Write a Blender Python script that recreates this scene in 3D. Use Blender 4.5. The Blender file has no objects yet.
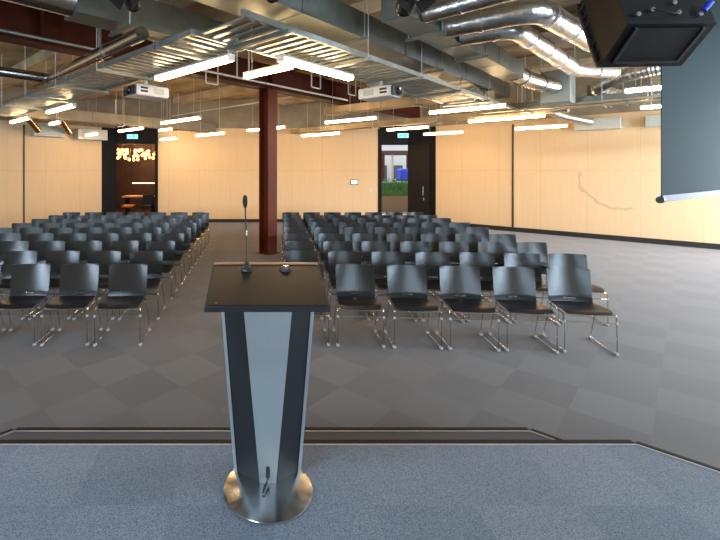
import bpy, math, random
from mathutils import Vector, Matrix
random.seed(7)
C = bpy.context.scene.collection
R2 = math.sqrt(2)
EYE, F, CX, HY = 1.92, 432.0, 258.0, 171.0

# ---------------------------------------------------------------- helpers
def XY(u, v): return ((u - v) / R2, (u + v) / R2)
def px_at(px, py, z):
    """ground-plan point seen at a picture point for a known real height z"""
    Y = (z - EYE) * F / (HY - py)
    return ((px - CX) / F * Y, Y)
def UV(px, py, z):
    X, Y = px_at(px, py, z)
    return ((X + Y) / R2, (Y - X) / R2)

class MB:
    def __init__(s): s.v = []; s.f = []; s.smooth = []
    def add(s, vs, fs, sm=False):
        n = len(s.v); s.v += [tuple(p) for p in vs]
        s.f += [tuple(i + n for i in f) for f in fs]; s.smooth += [sm] * len(fs)
        return s
    def hexa(s, p):   # 4 bottom ccw, 4 top ccw
        return s.add(p, [(3,2,1,0),(4,5,6,7),(0,1,5,4),(1,2,6,5),(2,3,7,6),(3,0,4,7)])
    def box(s, x0, x1, y0, y1, z0, z1):
        return s.hexa([(x0,y0,z0),(x1,y0,z0),(x1,y1,z0),(x0,y1,z0),(x0,y0,z1),(x1,y0,z1),(x1,y1,z1),(x0,y1,z1)])
    def bbox(s, x0, x1, y0, y1, z0, z1, b):   # box with bevelled edges
        import bmesh
        bm = bmesh.new(); bmesh.ops.create_cube(bm, size=1)
        for v in bm.verts:
            v.co = Vector(((x0+x1)/2 + v.co.x*(x1-x0), (y0+y1)/2 + v.co.y*(y1-y0), (z0+z1)/2 + v.co.z*(z1-z0)))
        bmesh.ops.bevel(bm, geom=bm.edges[:], offset=b, segments=2, affect='EDGES', profile=.5)
        bm.verts.index_update()
        s.add([v.co[:] for v in bm.verts], [[v.index for v in f.verts] for f in bm.faces]); bm.free()
        return s
    def prism(s, poly, z0, z1):
        n = len(poly)
        return s.add([(x,y,z0) for x,y in poly] + [(x,y,z1) for x,y in poly],
                     [tuple(range(n))[::-1], tuple(range(n, 2*n))] + [(i,(i+1)%n,(i+1)%n+n,i+n) for i in range(n)])
    def tube(s, pts, r, seg=8, radii=None, cap=True):
        P = [Vector(p) for p in pts]; n = len(P)
        T = []
        for i in range(n):
            a = (P[i]-P[i-1]).normalized() if i else (P[1]-P[0]).normalized()
            b = (P[i+1]-P[i]).normalized() if i < n-1 else a
            t = a + b
            T.append(t.normalized() if t.length > 1e-6 else b)
        ref = Vector((0,0,1)) if abs(T[0].z) < .9 else Vector((1,0,0))
        N = T[0].cross(ref).normalized(); vs = []
        for i in range(n):
            N = (N - T[i]*N.dot(T[i])).normalized(); B = T[i].cross(N)
            rr = radii[i] if radii else r
            if 0 < i < n-1:
                c = T[i].dot((P[i]-P[i-1]).normalized()); k = 1/max(c, .6)
            else: k = 1
            for j in range(seg):
                a = 2*math.pi*j/seg
                vs.append(P[i] + (N*math.cos(a) + B*math.sin(a))*rr*(k if False else 1))
        fs = [(i*seg+j, i*seg+(j+1)%seg, (i+1)*seg+(j+1)%seg, (i+1)*seg+j) for i in range(n-1) for j in range(seg)]
        s.add(vs, fs, True)
        if cap:
            m = len(s.v) - n*seg
            s.f += [tuple(m+j for j in range(seg))[::-1], tuple(m+(n-1)*seg+j for j in range(seg))]; s.smooth += [False]*2
        return s
    def lathe(s, prof, c=(0,0,0), seg=32, M=None):   # prof: (r, z)
        vs = []
        for r, z in prof:
            for j in range(seg):
                a = 2*math.pi*j/seg
                p = Vector((r*math.cos(a), r*math.sin(a), z))
                if M: p = M @ p
                vs.append((p.x+c[0], p.y+c[1], p.z+c[2]))
        fs = [(i*seg+j, i*seg+(j+1)%seg, (i+1)*seg+(j+1)%seg, (i+1)*seg+j) for i in range(len(prof)-1) for j in range(seg)]
        fs += [tuple(range(seg))[::-1], tuple((len(prof)-1)*seg+j for j in range(seg))]
        return s.add(vs, fs, True)
    def slab(s, fn, nu, nv, t, hole=None):
        g = [[Vector(fn(-1+2*i/nu, j/nv)) for i in range(nu+1)] for j in range(nv+1)]
        def nrm(i, j):
            a = g[j][min(i+1,nu)] - g[j][max(i-1,0)]; b = g[min(j+1,nv)][i] - g[max(j-1,0)][i]
            return a.cross(b).normalized()
        top = [g[j][i] + nrm(i,j)*t/2 for j in range(nv+1) for i in range(nu+1)]
        bot = [g[j][i] - nrm(i,j)*t/2 for j in range(nv+1) for i in range(nu+1)]
        W = nu+1; off = len(top)
        keep = lambda i, j: 0 <= i < nu and 0 <= j < nv and not (hole and hole(i, j))
        fs = []
        for j in range(nv):
            for i in range(nu):
                if not keep(i, j): continue
                a, b, c, d = j*W+i, j*W+i+1, (j+1)*W+i+1, (j+1)*W+i
                fs += [(a,b,c,d), (d+off,c+off,b+off,a+off)]
                if not keep(i, j-1): fs.append((b,a,a+off,b+off))
                if not keep(i+1, j): fs.append((c,b,b+off,c+off))
                if not keep(i, j+1): fs.append((d,c,c+off,d+off))
                if not keep(i-1, j): fs.append((a,d,d+off,a+off))
        return s.add(top+bot, fs, True)
    def build(s, name, m, parent=None, loc=None, rz=0, **props):
        me = bpy.data.meshes.new(name); me.from_pydata(s.v, [], s.f)
        for p, q in zip(me.polygons, s.smooth): p.use_smooth = q
        me.materials.append(m); me.update()
        if any(s.smooth):
            try: me.set_sharp_from_angle(angle=math.radians(42))
            except Exception: pass
        o = bpy.data.objects.new(name, me); C.objects.link(o)
        if parent: o.parent = parent
        if loc: o.location = loc
        o.rotation_euler = (0, 0, rz)
        for k, q in props.items(): o[k] = q
        return o

def thing(name, label, cat, loc=(0,0,0), rz=0, group=None):
    o = bpy.data.objects.new(name, None); C.objects.link(o); o.empty_display_size = .1
    o.location = loc; o.rotation_euler = (0,0,rz); o['label'] = label; o['category'] = cat
    if group: o['group'] = group
    return o
A45 = math.pi/4
def uvthing(name, label, cat, u, v, z, group=None):
    x, y = XY(u, v); return thing(name, label, cat, (x, y, z), A45, group)
def one(name, mb, m, label, cat, loc=(0,0,0), rz=0, group=None):
    o = mb.build(name, m, None, loc, rz); o['label'] = label; o['category'] = cat
    if group: o['group'] = group
    return o
def uvone(name, mb, m, label, cat, u, v, z, group=None):
    x, y = XY(u, v); return one(name, mb, m, label, cat, (x, y, z), A45, group)
def struct(name, mb, m, loc=(0,0,0), rz=0): return mb.build(name, m, None, loc, rz, kind='structure')
def copy_tree(o, parent=None):
    c = o.copy(); C.objects.link(c); c.parent = parent
    for ch in o.children: copy_tree(ch, c)
    return c

# ---------------------------------------------------------------- materials
def mat(name, col, rough=.5, metal=0, spec=.5, noise=0, nscale=20, bump=0, bscale=60, emit=None, estr=0, coat=0, aniso=0, stretch=None):
    m = bpy.data.materials.new(name); m.use_nodes = True
    nt = m.node_tree; b = nt.nodes['Principled BSDF']
    b.inputs['Base Color'].default_value = (*col, 1); b.inputs['Roughness'].default_value = rough
    b.inputs['Metallic'].default_value = metal; b.inputs['Specular IOR Level'].default_value = spec
    b.inputs['Coat Weight'].default_value = coat; b.inputs['Anisotropic'].default_value = aniso
    if emit: b.inputs['Emission Color'].default_value = (*emit, 1); b.inputs['Emission Strength'].default_value = estr
    tc = nt.nodes.new('ShaderNodeTexCoord'); mp = nt.nodes.new('ShaderNodeMapping')
    nt.links.new(tc.outputs['Object'], mp.inputs[0])
    if stretch: mp.inputs['Scale'].default_value = stretch
    if noise or not emit:
        nz = nt.nodes.new('ShaderNodeTexNoise'); nz.inputs['Scale'].default_value = nscale; nz.inputs['Detail'].default_value = 4
        nt.links.new(mp.outputs[0], nz.inputs['Vector'])
        k = max(noise, .04)
        mx = nt.nodes.new('ShaderNodeMix'); mx.data_type = 'RGBA'
        mx.inputs[6].default_value = (*[c*(1-k) for c in col], 1); mx.inputs[7].default_value = (*[min(1, c*(1+k)) for c in col], 1)
        rmp = nt.nodes.new('ShaderNodeMapRange'); rmp.inputs[1].default_value = .3; rmp.inputs[2].default_value = .7
        nt.links.new(nz.outputs['Fac'], rmp.inputs[0]); nt.links.new(rmp.outputs[0], mx.inputs[0])
        nt.links.new(mx.outputs[2], b.inputs['Base Color'])
    if bump:
        n2 = nt.nodes.new('ShaderNodeTexNoise'); n2.inputs['Scale'].default_value = bscale
        nt.links.new(mp.outputs[0], n2.inputs['Vector'])
        bp = nt.nodes.new('ShaderNodeBump'); bp.inputs['Strength'].default_value = bump; bp.inputs['Distance'].default_value = .01
        nt.links.new(n2.outputs['Fac'], bp.inputs['Height']); nt.links.new(bp.outputs[0], b.inputs['Normal'])
    return m

class NB:   # tiny node-graph builder
    def __init__(s, m): s.nt = m.node_tree
    def n(s, t, **k):
        x = s.nt.nodes.new(t)
        for a, b in k.items(): setattr(x, a, b)
        return x
    def put(s, sock, v):
        if hasattr(v, 'is_output') or isinstance(v, bpy.types.NodeSocket): s.nt.links.new(v, sock)
        else: sock.default_value = v
    def math(s, op, a, b=0.0, c=None):
        x = s.n('ShaderNodeMath', operation=op); s.put(x.inputs[0], a); s.put(x.inputs[1], b)
        if c is not None: s.put(x.inputs[2], c)
        return x.outputs[0]
    def mix(s, f, a, b, mode='MIX'):
        x = s.n('ShaderNodeMix', data_type='RGBA', blend_type=mode); s.put(x.inputs[0], f)
        s.put(x.inputs[6], a if not isinstance(a, tuple) else (*a, 1)); s.put(x.inputs[7], b if not isinstance(b, tuple) else (*b, 1))
        return x.outputs[2]

def carpet(name, rot, tile, ou, ov, dark, light, rnd=.25, spk=.35):
    m = bpy.data.materials.new(name); m.use_nodes = True; g = NB(m)
    b = m.node_tree.nodes['Principled BSDF']; b.inputs['Roughness'].default_value = .85
    b.inputs['Specular IOR Level'].default_value = .25
    b.inputs['Sheen Weight'].default_value = .25; b.inputs['Sheen Roughness'].default_value = .4
    tc = g.n('ShaderNodeTexCoord'); sp = g.n('ShaderNodeSeparateXYZ'); g.nt.links.new(tc.outputs['Object'], sp.inputs[0])
    X, Y = sp.outputs[0], sp.outputs[1]
    c, s_ = math.cos(rot), math.sin(rot)
    U = g.math('ADD', g.math('MULTIPLY', X, c), g.math('MULTIPLY', Y, s_))
    V = g.math('SUBTRACT', g.math('MULTIPLY', Y, c), g.math('MULTIPLY', X, s_))
    iu = g.math('FLOOR', g.math('DIVIDE', g.math('SUBTRACT', U, ou), tile)); iv = g.math('FLOOR', g.math('DIVIDE', g.math('SUBTRACT', V, ov), tile))
    ck = g.math('FLOORED_MODULO', g.math('ADD', iu, iv), 2.0)
    cv = g.n('ShaderNodeCombineXYZ'); g.put(cv.inputs[0], iu); g.put(cv.inputs[1], iv)
    wn = g.n('ShaderNodeTexWhiteNoise', noise_dimensions='3D'); g.put(wn.inputs['Vector'], cv.outputs[0])
    f = g.math('ADD', g.math('MULTIPLY', ck, 1-rnd), g.math('MULTIPLY', wn.outputs['Value'], rnd))
    base = g.mix(f, dark, light)
    nz = g.n('ShaderNodeTexNoise'); nz.inputs['Scale'].default_value = 190; nz.inputs['Detail'].default_value = 3
    g.put(nz.inputs['Vector'], tc.outputs['Object'])
    mr = g.n('ShaderNodeMapRange'); g.put(mr.inputs[0], nz.outputs['Fac']); mr.inputs[1].default_value = .35; mr.inputs[2].default_value = .65
    mr.inputs[3].default_value = 1-spk; mr.inputs[4].default_value = 1+spk
    cc = g.n('ShaderNodeCombineXYZ')
    for i in range(3): g.put(cc.inputs[i], mr.outputs[0])
    col = g.mix(1.0, base, cc.outputs[0], 'MULTIPLY')
    g.put(b.inputs['Base Color'], col)
    bp = g.n('ShaderNodeBump'); bp.inputs['Strength'].default_value = .35; bp.inputs['Distance'].default_value = .004
    g.put(bp.inputs['Height'], nz.outputs['Fac']); g.put(b.inputs['Normal'], bp.outputs[0])
    return m

def plywood(name, off=0., pitch=1.15, stain=None):
    m = bpy.data.materials.new(name); m.use_nodes = True; g = NB(m)
    b = m.node_tree.nodes['Principled BSDF']; b.inputs['Roughness'].default_value = .55; b.inputs['Specular IOR Level'].default_value = .3
    tc = g.n('ShaderNodeTexCoord'); sp = g.n('ShaderNodeSeparateXYZ'); g.nt.links.new(tc.outputs['Object'], sp.inputs[0])
    X, Z = sp.outputs[0], sp.outputs[2]
    xs = g.math('DIVIDE', g.math('ADD', X, off), pitch); zs = g.math('DIVIDE', Z, 1.93)
    fx = g.math('FRACT', xs); fz = g.math('FRACT', zs)
    gx = g.math('LESS_THAN', g.math('ABSOLUTE', g.math('SUBTRACT', fx, .5)), .5-.0045)
    gz = g.math('LESS_THAN', g.math('ABSOLUTE', g.math('SUBTRACT', fz, .5)), .5-.0035)
    joint = g.math('MULTIPLY', gx, gz)
    cv = g.n('ShaderNodeCombineXYZ'); g.put(cv.inputs[0], g.math('FLOOR', xs)); g.put(cv.inputs[1], g.math('FLOOR', zs))
    wn = g.n('ShaderNodeTexWhiteNoise', noise_dimensions='3D'); g.put(wn.inputs['Vector'], cv.outputs[0])
    mp = g.n('ShaderNodeMapping'); mp.inputs['Scale'].default_value = (9, 9, .7); g.put(mp.inputs[0], tc.outputs['Object'])
    nz = g.n('ShaderNodeTexNoise'); nz.inputs['Scale'].default_value = 1.6; nz.inputs['Detail'].default_value = 5; g.put(nz.inputs['Vector'], mp.outputs[0])
    c1 = g.mix(nz.outputs['Fac'], (.72,.52,.30), (.80,.60,.37))
    c2 = g.mix(g.math('MULTIPLY', wn.outputs['Value'], .25), c1, (.74,.52,.30))
    if stain:
        sx, sz, sr = stain
        dx = g.math('SUBTRACT', X, sx); dz = g.math('SUBTRACT', Z, sz)
        n3 = g.n('ShaderNodeTexNoise'); n3.inputs['Scale'].default_value = 3; g.put(n3.inputs['Vector'], tc.outputs['Object'])
        d = g.math('SQRT', g.math('ADD', g.math('MULTIPLY', dx, dx), g.math('MULTIPLY', dz, dz)))
        d = g.math('ADD', d, g.math('MULTIPLY', g.math('SUBTRACT', n3.outputs['Fac'], .5), .25))
        ring = g.math('LESS_THAN', g.math('ABSOLUTE', g.math('SUBTRACT', d, sr)), .035)
        quad = g.math('MULTIPLY', g.math('LESS_THAN', dx, .3), g.math('LESS_THAN', dz, .1))
        c2 = g.mix(g.math('MULTIPLY', g.math('MULTIPLY', ring, quad), .3), c2, (.34,.22,.12))
    c3 = g.mix(joint, (.62,.45,.27), c2)
    g.put(b.inputs['Base Color'], c3)
    return m

M = {}
M['floor'] = carpet('carpet_floor', A45, .5, 3.735, 1.195, (.066,.058,.053), (.090,.082,.077), .45)
M['stage'] = carpet('carpet_stage', 0, .5, .07, .13, (.092,.110,.134), (.112,.128,.152), .4, .5)
M['ply'] = plywood('plywood_back', -.1)
M['ply_l'] = plywood('plywood_left', .2)
M['ply_r'] = plywood('plywood_right', .35, stain=(6.1, 1.8, .9))
M['black_wall'] = mat('black_panel', (.007,.007,.008), .6, spec=.15, noise=.1)
M['bulk'] = mat('grey_bulkhead', (.29,.25,.18), .9, noise=.2, nscale=2)
M['ceil'] = mat('sprayed_deck', (.36,.27,.16), .95, noise=.35, nscale=1.5, bump=.4, bscale=30)
M['rib'] = mat('concrete_rib', (.44,.34,.21), .9, noise=.25, nscale=2)
M['base'] = mat('dark_skirting', (.015,.013,.012), .5)
M['red'] = mat('red_oxide_paint', (.12,.022,.007), .5, spec=.2, noise=.15, nscale=6)
M['beam'] = mat('dark_red_beam_paint', (.07,.014,.006), .6, spec=.2, noise=.2, nscale=4)
M['galv'] = mat('galvanised_steel', (.34,.37,.35), .36, .85, noise=.18, nscale=8)
M['galvd'] = mat('duct_sheet_steel', (.20,.225,.205), .40, .8, noise=.12, nscale=5)
M['foil'] = mat('foil_wrapped_duct', (.78,.77,.74), .30, 1, noise=.12, nscale=14, bump=.9, bscale=16)
M['spiral'] = mat('spiral_duct_steel', (.62,.62,.60), .2, 1, noise=.1, bump=.12, bscale=30)
M['pipew'] = mat('white_conduit', (.62,.62,.58), .4, .2)
M['pipeg'] = mat('grey_conduit', (.4,.42,.4), .35, .7)
M['white'] = mat('white_plastic', (.72,.72,.70), .4)
M['vent'] = mat('vent_slots', (.02,.02,.02), .6)
M['shell'] = mat('black_chair_shell', (.007,.010,.012), .23, spec=.5, bump=.06, bscale=500)
M['seat'] = mat('black_chair_seat', (.010,.010,.011), .38, spec=.35)
M['chrome'] = mat('chrome_rod', (.72,.72,.70), .16, 1)
M['glide'] = mat('clear_grey_glide', (.42,.40,.37), .4, .1)
M['blackm'] = mat('black_metal', (.012,.012,.013), .45)
M['blackp'] = mat('black_laminate', (.011,.008,.006), .36, spec=.3)
M['trayedge'] = mat('charcoal_edge_band', (.012,.014,.017), .5, spec=.3)
M['alu'] = mat('brushed_aluminium', (.36,.42,.45), .45, .7, noise=.05, nscale=30, stretch=(40,40,.6))
M['steel'] = mat('brushed_disc', (.56,.58,.59), .2, 1)
M['nose'] = mat('rubber_nosing', (.013,.010,.008), .7, spec=.15)
M['noseline'] = mat('aluminium_line', (.40,.38,.36), .5, .5)
M['tube'] = mat('lit_diffuser', (.9,.85,.75), .5, emit=(1,.66,.34), estr=31)
M['screen'] = mat('screen_back_cloth', (.014,.029,.032), .8, spec=.05)
M['speaker'] = mat('speaker_black', (.006,.006,.006), .6, spec=.2, bump=.1, bscale=200)
M['grille'] = mat('speaker_panel', (.010,.010,.010), .6, spec=.3)
M['blue'] = mat('blue_plug', (.02,.05,.5), .4)
M['lens'] = mat('glass_lens', (.01,.01,.015), .08, spec=.9)
M['flex'] = mat('bare_flex_duct', (.55,.42,.28), .25, 1, noise=.3, nscale=20, bump=.8, bscale=30)
M['plenum'] = mat('pale_grey_plenum', (.46,.50,.46), .5, .2)

# radial brushing on the disc
nt = M['steel'].node_tree; g = NB(M['steel']); b = nt.nodes['Principled BSDF']
tc = g.n('ShaderNodeTexCoord'); sp = g.n('ShaderNodeSeparateXYZ'); g.put(sp.inputs[0], tc.outputs['Object'])
tg = g.n('ShaderNodeTangent', direction_type='RADIAL', axis='Z')
b.inputs['Anisotropic'].default_value = .85; g.put(b.inputs['Tangent'], tg.outputs[0]); b.inputs['Roughness'].default_value = .2; b.inputs['Anisotropic Rotation'].default_value = .25

# ---------------------------------------------------------------- room shell
XL, XR, YB = -5.325, 5.62, 16.2
struct('floor', MB().box(-13.2, 13.2, -4.3, 16.35, -.25, 0), M['floor'])
struct('ceiling', MB().box(-13.2, 13.2, -4.3, 16.35, 4.62, 4.8), M['ceil'])
ZP = 3.52
def wall_seg(name, x0, x1, y, m, z0=0, z1=ZP, loc=(0,0,0), rz=0):
    return struct(name, MB().box(x0, x1, y, y+.15, z0, z1), m, loc, rz)
wall_seg('wall_back', -3.75, 4.61, YB, M['ply'])
struct('trim_1', MB().box(-3.75, 4.61, YB+.02, YB+.15, ZP, 4.62), M['bulk'])
struct('baseboard_back', MB().box(-3.75, 4.61, YB-.02, YB, 0, .12), M['base'])
# right hand diagonal wall: local x runs along (1,-1)/sqrt2 from the corner
LR, LL = 9.9, 10.2
struct('wall_right_diagonal', MB().box(1.05, LR, 0, .15, 0, ZP), M['ply_r'], (XR, YB, 0), -A45)
struct('trim_2', MB().box(0, LR, .02, .15, ZP, 4.62), M['bulk'], (XR, YB, 0), -A45)
struct('baseboard_right_diagonal', MB().box(1.05, LR, -.02, 0, 0, .14), M['base'], (XR, YB, 0), -A45)
struct('trim_3', MB().box(0, 1.05, -.01, .15, 0, ZP), M['black_wall'], (XR, YB, 0), -A45)          # black reveal beside the doorway
struct('trim_4', MB().box(3.48, 3.53, -.025, 0, .14, ZP-.12), M['base'], (XR, YB, 0), -A45)      # partition seam
struct('trim_5', MB().box(3.53, 3.66, -.015, 0, .14, ZP-.12), M['ply'], (XR, YB, 0), -A45)
# left hand diagonal wall: local x runs along (-1,-1)/sqrt2 ; build with rotation so that +y is outward
struct('wall_left_diagonal', MB().box(-LL, -.56, 0, .15, 0, ZP), M['ply_l'], (XL, YB, 0), A45)
struct('trim_6', MB().box(-LL, 0, .02, .15, ZP, 4.62), M['bulk'], (XL, YB, 0), A45)
struct('baseboard_left_diagonal', MB().box(-LL, -.56, -.02, 0, 0, .12), M['base'], (XL, YB, 0), A45)
struct('trim_7', MB().box(-.56, 0, -.01, .15, 0, ZP), M['black_wall'], (XL, YB, 0), A45)
struct('trim_8', MB().box(-3.19, -3.15, -.02, 0, .12, ZP-.1), M['base'], (XL, YB, 0), A45)
# portal headers and jambs
struct('trim_9', MB().box(XL, -3.75, YB-.03, YB+.15, 2.93, 3.6).box(-3.86, -3.75, YB-.03, YB+.15, 0, 2.93), M['black_wall'])
struct('trim_10', MB().box(4.50, XR, YB-.03, YB+.15, 2.9, 3.6).box(4.50, 4.63, YB-.03, YB+.15, 0, 2.9), M['black_wall'])
struct('trim_11', MB().box(XL, -3.75, YB+.02, YB+.15, 3.6, 4.62).box(4.61, XR, YB+.02, YB+.15, 3.6, 4.62), M['bulk'])
ex, ey = XR + LR/R2, YB - LR/R2
wx, wy = XL - LL/R2, YB - LL/R2
# side walls with window openings (out of frame, they bring the daylight)
def side_wall(name, x0, x1, y0, y1, wins, m):
    mb = MB(); last = y0
    for a, b_ in wins:
        mb.box(x0, x1, last, a, 0, 4.62); mb.box(x0, x1, a, b_, 0, .25); mb.box(x0, x1, a, b_, 3.5, 4.62); last = b_
    mb.box(x0, x1, last, y1, 0, 4.62)
    return struct(name, mb, m)
WR = [(-2.8, 2.6), (7.5, 9.05)]
side_wall('wall_right', ex, ex+.2, -4.2, ey, WR, M['ply'])
side_wall('wall_left', wx-.2, wx, -4.2, wy, [(-3, 3.2)], M['ply'])
mb = MB()
last = wx-.2
for a, b_ in ((-12.1,-9.4),(1.9,3.3),(7.8,10.6)):
    mb.box(last, a, -4.2, -4, 0, 4.62).box(a, b_, -4.2, -4, 0, 1.1).box(a, b_, -4.2, -4, 2.9, 4.62); last = b_
mb.box(last, ex+.2, -4.2, -4, 0, 4.62)
struct('wall_rear', mb, M['ply'])

# stage and step
SO = 2.65; S_H = .27
def off_poly(yo, xl, xr, yb):   # chamfered front edge at 45 degrees, running back to yb
    return [(xl, yo), (xl-(yo-yb), yb), (xr+(yo-yb), yb), (xr, yo)]
struct('trim_12', MB().prism(off_poly(SO, -2.12, 2.31, -4.0), 0, S_H-.012), M['nose'])
struct('floor_stage', MB().prism(off_poly(SO-.05, -2.10, 2.29, -4.0), S_H-.011, S_H), M['stage'])
def edge_strip(path, w, z0, z1):
    mb = MB()
    for (a, b_) in zip(path[:-1], path[1:]):
        a, b_ = Vector(a), Vector(b_); d = (b_-a).normalized(); n = Vector((-d.y, d.x))
        q = [a - d*.0, b_, b_ + n*w, a + n*w]
        mb.prism([(p.x, p.y) for p in q][::1], z0, z1)
    return mb
pth = [(-7.3, -2.55), (-2.10, 2.645), (2.29, 2.645), (7.5, -2.565)]
struct('trim_13', edge_strip([(-7.3,-2.61),(-2.09, 2.60), (2.28, 2.60), (7.5,-2.62)], .008, S_H-.002, S_H+.004), M['noseline'])
struct('trim_14', edge_strip([(-7.3,-2.60),(-2.085,2.608),(2.283,2.608),(7.5,-2.609)], .042, S_H-.02, S_H+.002), M['nose'])
struct('floor_step', MB().prism([(-1.68,3.0),(-2.03,SO),(2.22,SO),(1.87,3.0)], 0, .128), M['nose'])
struct('floor_step_tread', MB().prism([(-1.66,2.95),(-1.96,SO),(2.15,SO),(1.85,2.95)], .128, .139), mat('step_tread_carpet', (.05,.045,.042), .85))
struct('trim_15', edge_strip([(-1.98,SO+.0),(-1.67,2.95),(1.86,2.95),(2.17,SO+.0)], .008, .128, .144), M['noseline'])
struct('trim_16', edge_strip([(-1.99,SO+.008),(-1.67,2.958),(1.864,2.958),(2.18,SO+.008)], .042, .12, .14), M['nose'])

# ---------------------------------------------------------------- chairs
def make_chair():
    t = thing('stacking_chair', '-', 'chair')
    def back(a, b):
        w = .221 + .007*min(1, b*2.5) - (.006*max(0, (b-.95)/.05)**2)
        if b < .16: y = -.092 + .027*(b/.16)**.9
        else: y = -.065 + .065*(b-.16)/.84
        z = .438 + .362*b
        return (a*w, y - .038*a*a*(.4+.6*b), z)
    MB().slab(back, 14, 26, .010, hole=lambda i, j: j == 2 and 4 < i < 9).build('backrest', M['shell'], t)
    def seat(a, b):
        w = .206 + .026*math.sin(min(1, b*1.2)*math.pi/2)
        w -= .02*max(0, (b-.9)/.1)**2
        z = .436 - .012*math.sin(b*math.pi)*(1-a*a) + .006*b - .030*max(0, (b-.8)/.2)**2
        return (a*w, -.098 - .385*b + .018*a*a*b, z)
    MB().slab(lambda a, b: seat(-a, b), 10, 12, .011).build('seat', M['seat'], t)
    r = .0062
    for s in (-1, 1):
        pts = [(s*.19,-.10,.418), (s*.232,-.13,.412), (s*.243,-.30,.410), (s*.247,-.455,.404), (s*.247,-.478,.385), (s*.247,-.482,.03),
               (s*.247,-.470,.012), (s*.247,-.03,.012), (s*.247,-.012,.03), (s*.238,-.10,.27), (s*.225,-.16,.414)]
        leg = MB().tube(pts, r, 8).build('sled_leg', M['chrome'], t)
        for y, dz in ((-.468, .0), (-.03, .0)):
            MB().bbox(s*.247-.016, s*.247+.016, y-.026, y+.026, .001, .026, .006).build('foot_glide', M['glide'], leg)
        MB().bbox(s*.247-.011, s*.247+.011, -.492, -.470, .318, .342, .004).build('linking_clip', M['glide'], leg)
    MB().tube([(-.247,-.482,.33), (.247,-.482,.33)], .0055, 8).build('cross_bar', M['chrome'], t)
    MB().tube([(-.243,-.462,.402), (-.15,-.474,.396), (0,-.478,.394), (.15,-.474,.396), (.243,-.462,.402)], .0055, 8).build('seat_rail', M['chrome'], t)
    return t
proto = make_chair()
used = [False]
ORD = ['front', 'second', 'third', 'fourth', 'fifth', 'sixth', 'seventh', 'eighth', 'back']
def place(x, y, rz, label, group):
    o = proto if not used[0] else copy_tree(proto)
    used[0] = True
    o.location = (x, y, 0); o.rotation_euler = (0, 0, rz); o['label'] = label; o['group'] = group
YL = [5.22, 6.06, 6.93, 7.77, 8.56, 9.32, 10.12, 10.92, 11.74]
POS = ['on the centre aisle', 'second from the centre aisle', 'third from the centre aisle', 'fourth from the centre aisle', 'fifth from the centre aisle', 'sixth from the centre aisle', 'at the outer end']
for r in range(9):
    for c in range(7):
        if r == 0 and c > 4 or r == 1 and c > 5: continue
        x = -1.553 - .583*c
        if (x-.3)/YL[r]*F + CX > -60:
            place(x, YL[r] + random.uniform(-.01,.01), .035 + random.uniform(-.015,.015),
                  f'black stacking chair, left block, {ORD[r]} row, {POS[c]}', 'black stacking chairs of the left block')
YR = [5.235, 6.08, 6.93, 7.77, 8.60, 9.40, 10.25, 10.98, 11.74]
X0 = [.56, .61, .66, .70, .74, .78, .82, .86, .89]
for r in range(9):
    n = 6 if r == 0 else 7
    sl = [-.046, -.036, -.02, -.014, 0, 0, .01, 0, 0][r]; pt = [.598, .595, .605, .605, .60, .597, .59, .575, .560][r]
    for c in range(n):
        x = X0[r] + pt*c + (.006*max(0, c-2) if r == 0 else 0); y = YR[r] + sl*c
        place(x, y, math.atan(sl/.6)*.9 - (.035*max(0, c-2) if r < 2 else 0) + random.uniform(-.01,.01),
              f'black stacking chair, right block, {ORD[r]} row, ' + ('at the outer end' if c == n-1 else POS[c]), 'black stacking chairs of the right block')

# ---------------------------------------------------------------- lectern
PX, PY = .052, 2.24
t = thing('lectern', 'black-topped lectern with tapering brushed metal front on a round steel foot', 'lectern', (PX, PY, S_H))
MB().lathe([(.224,0),(.230,.003),(.230,.009),(.226,.012)], seg=96).build('base_disc', M['steel'], t)
zt, zb = 1.04, .012
def trap(mb, xs_b, ys_b, xs_t, ys_t, dz=0):   # vertical panel from bottom edge pair to top edge pair, thickness backwards
    (xa, xb), (ya, yb) = xs_b, ys_b; (xc, xd), (yc, yd) = xs_t, ys_t; th = .012
    return mb.hexa([(xa,ya,zb),(xb,yb,zb),(xb,yb+th,zb),(xa,ya+th,zb),(xc,yc,zt),(xd,yd,zt),(xd,yd+th,zt),(xc,yc+th,zt)])
mbp = MB(); trap(mbp, (-.043,.043), (.03,.03), (-.138,.138), (.03,.03))
mbp.build('front_panel', M['alu'], t, label='pale brushed aluminium panel narrowing downwards')
for s in (-1, 1):
    q = MB()
    a, b_, c_, d_ = .044*s, .166*s, .139*s, .246*s
    if s > 0: trap(q, (a, b_), (.032, .118), (c_, d_), (.032, .10))
    else: trap(q, (b_, a), (.118, .032), (d_, c_), (.10, .032))
    q.build('side_panel', M['trayedge'], t)
    q = MB(); x1, x2, x3, x4 = sorted((.166*s, .182*s)) + sorted((.246*s, .264*s))
    q.hexa([(x1,.112,zb),(x2,.112,zb),(x2,.24,zb),(x1,.24,zb),(x3,.095,zt),(x4,.095,zt),(x4,.24,zt),(x3,.24,zt)])
    q.build('side_fin', M['alu'], t, label='pale aluminium side edge')
MB().hexa([(-.166,.225,zb),(.166,.225,zb),(.166,.24,zb),(-.166,.24,zb),(-.246,.225,zt),(.246,.225,zt),(.246,.24,zt),(-.246,.24,zt)]).build('back_panel', M['trayedge'], t)
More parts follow.
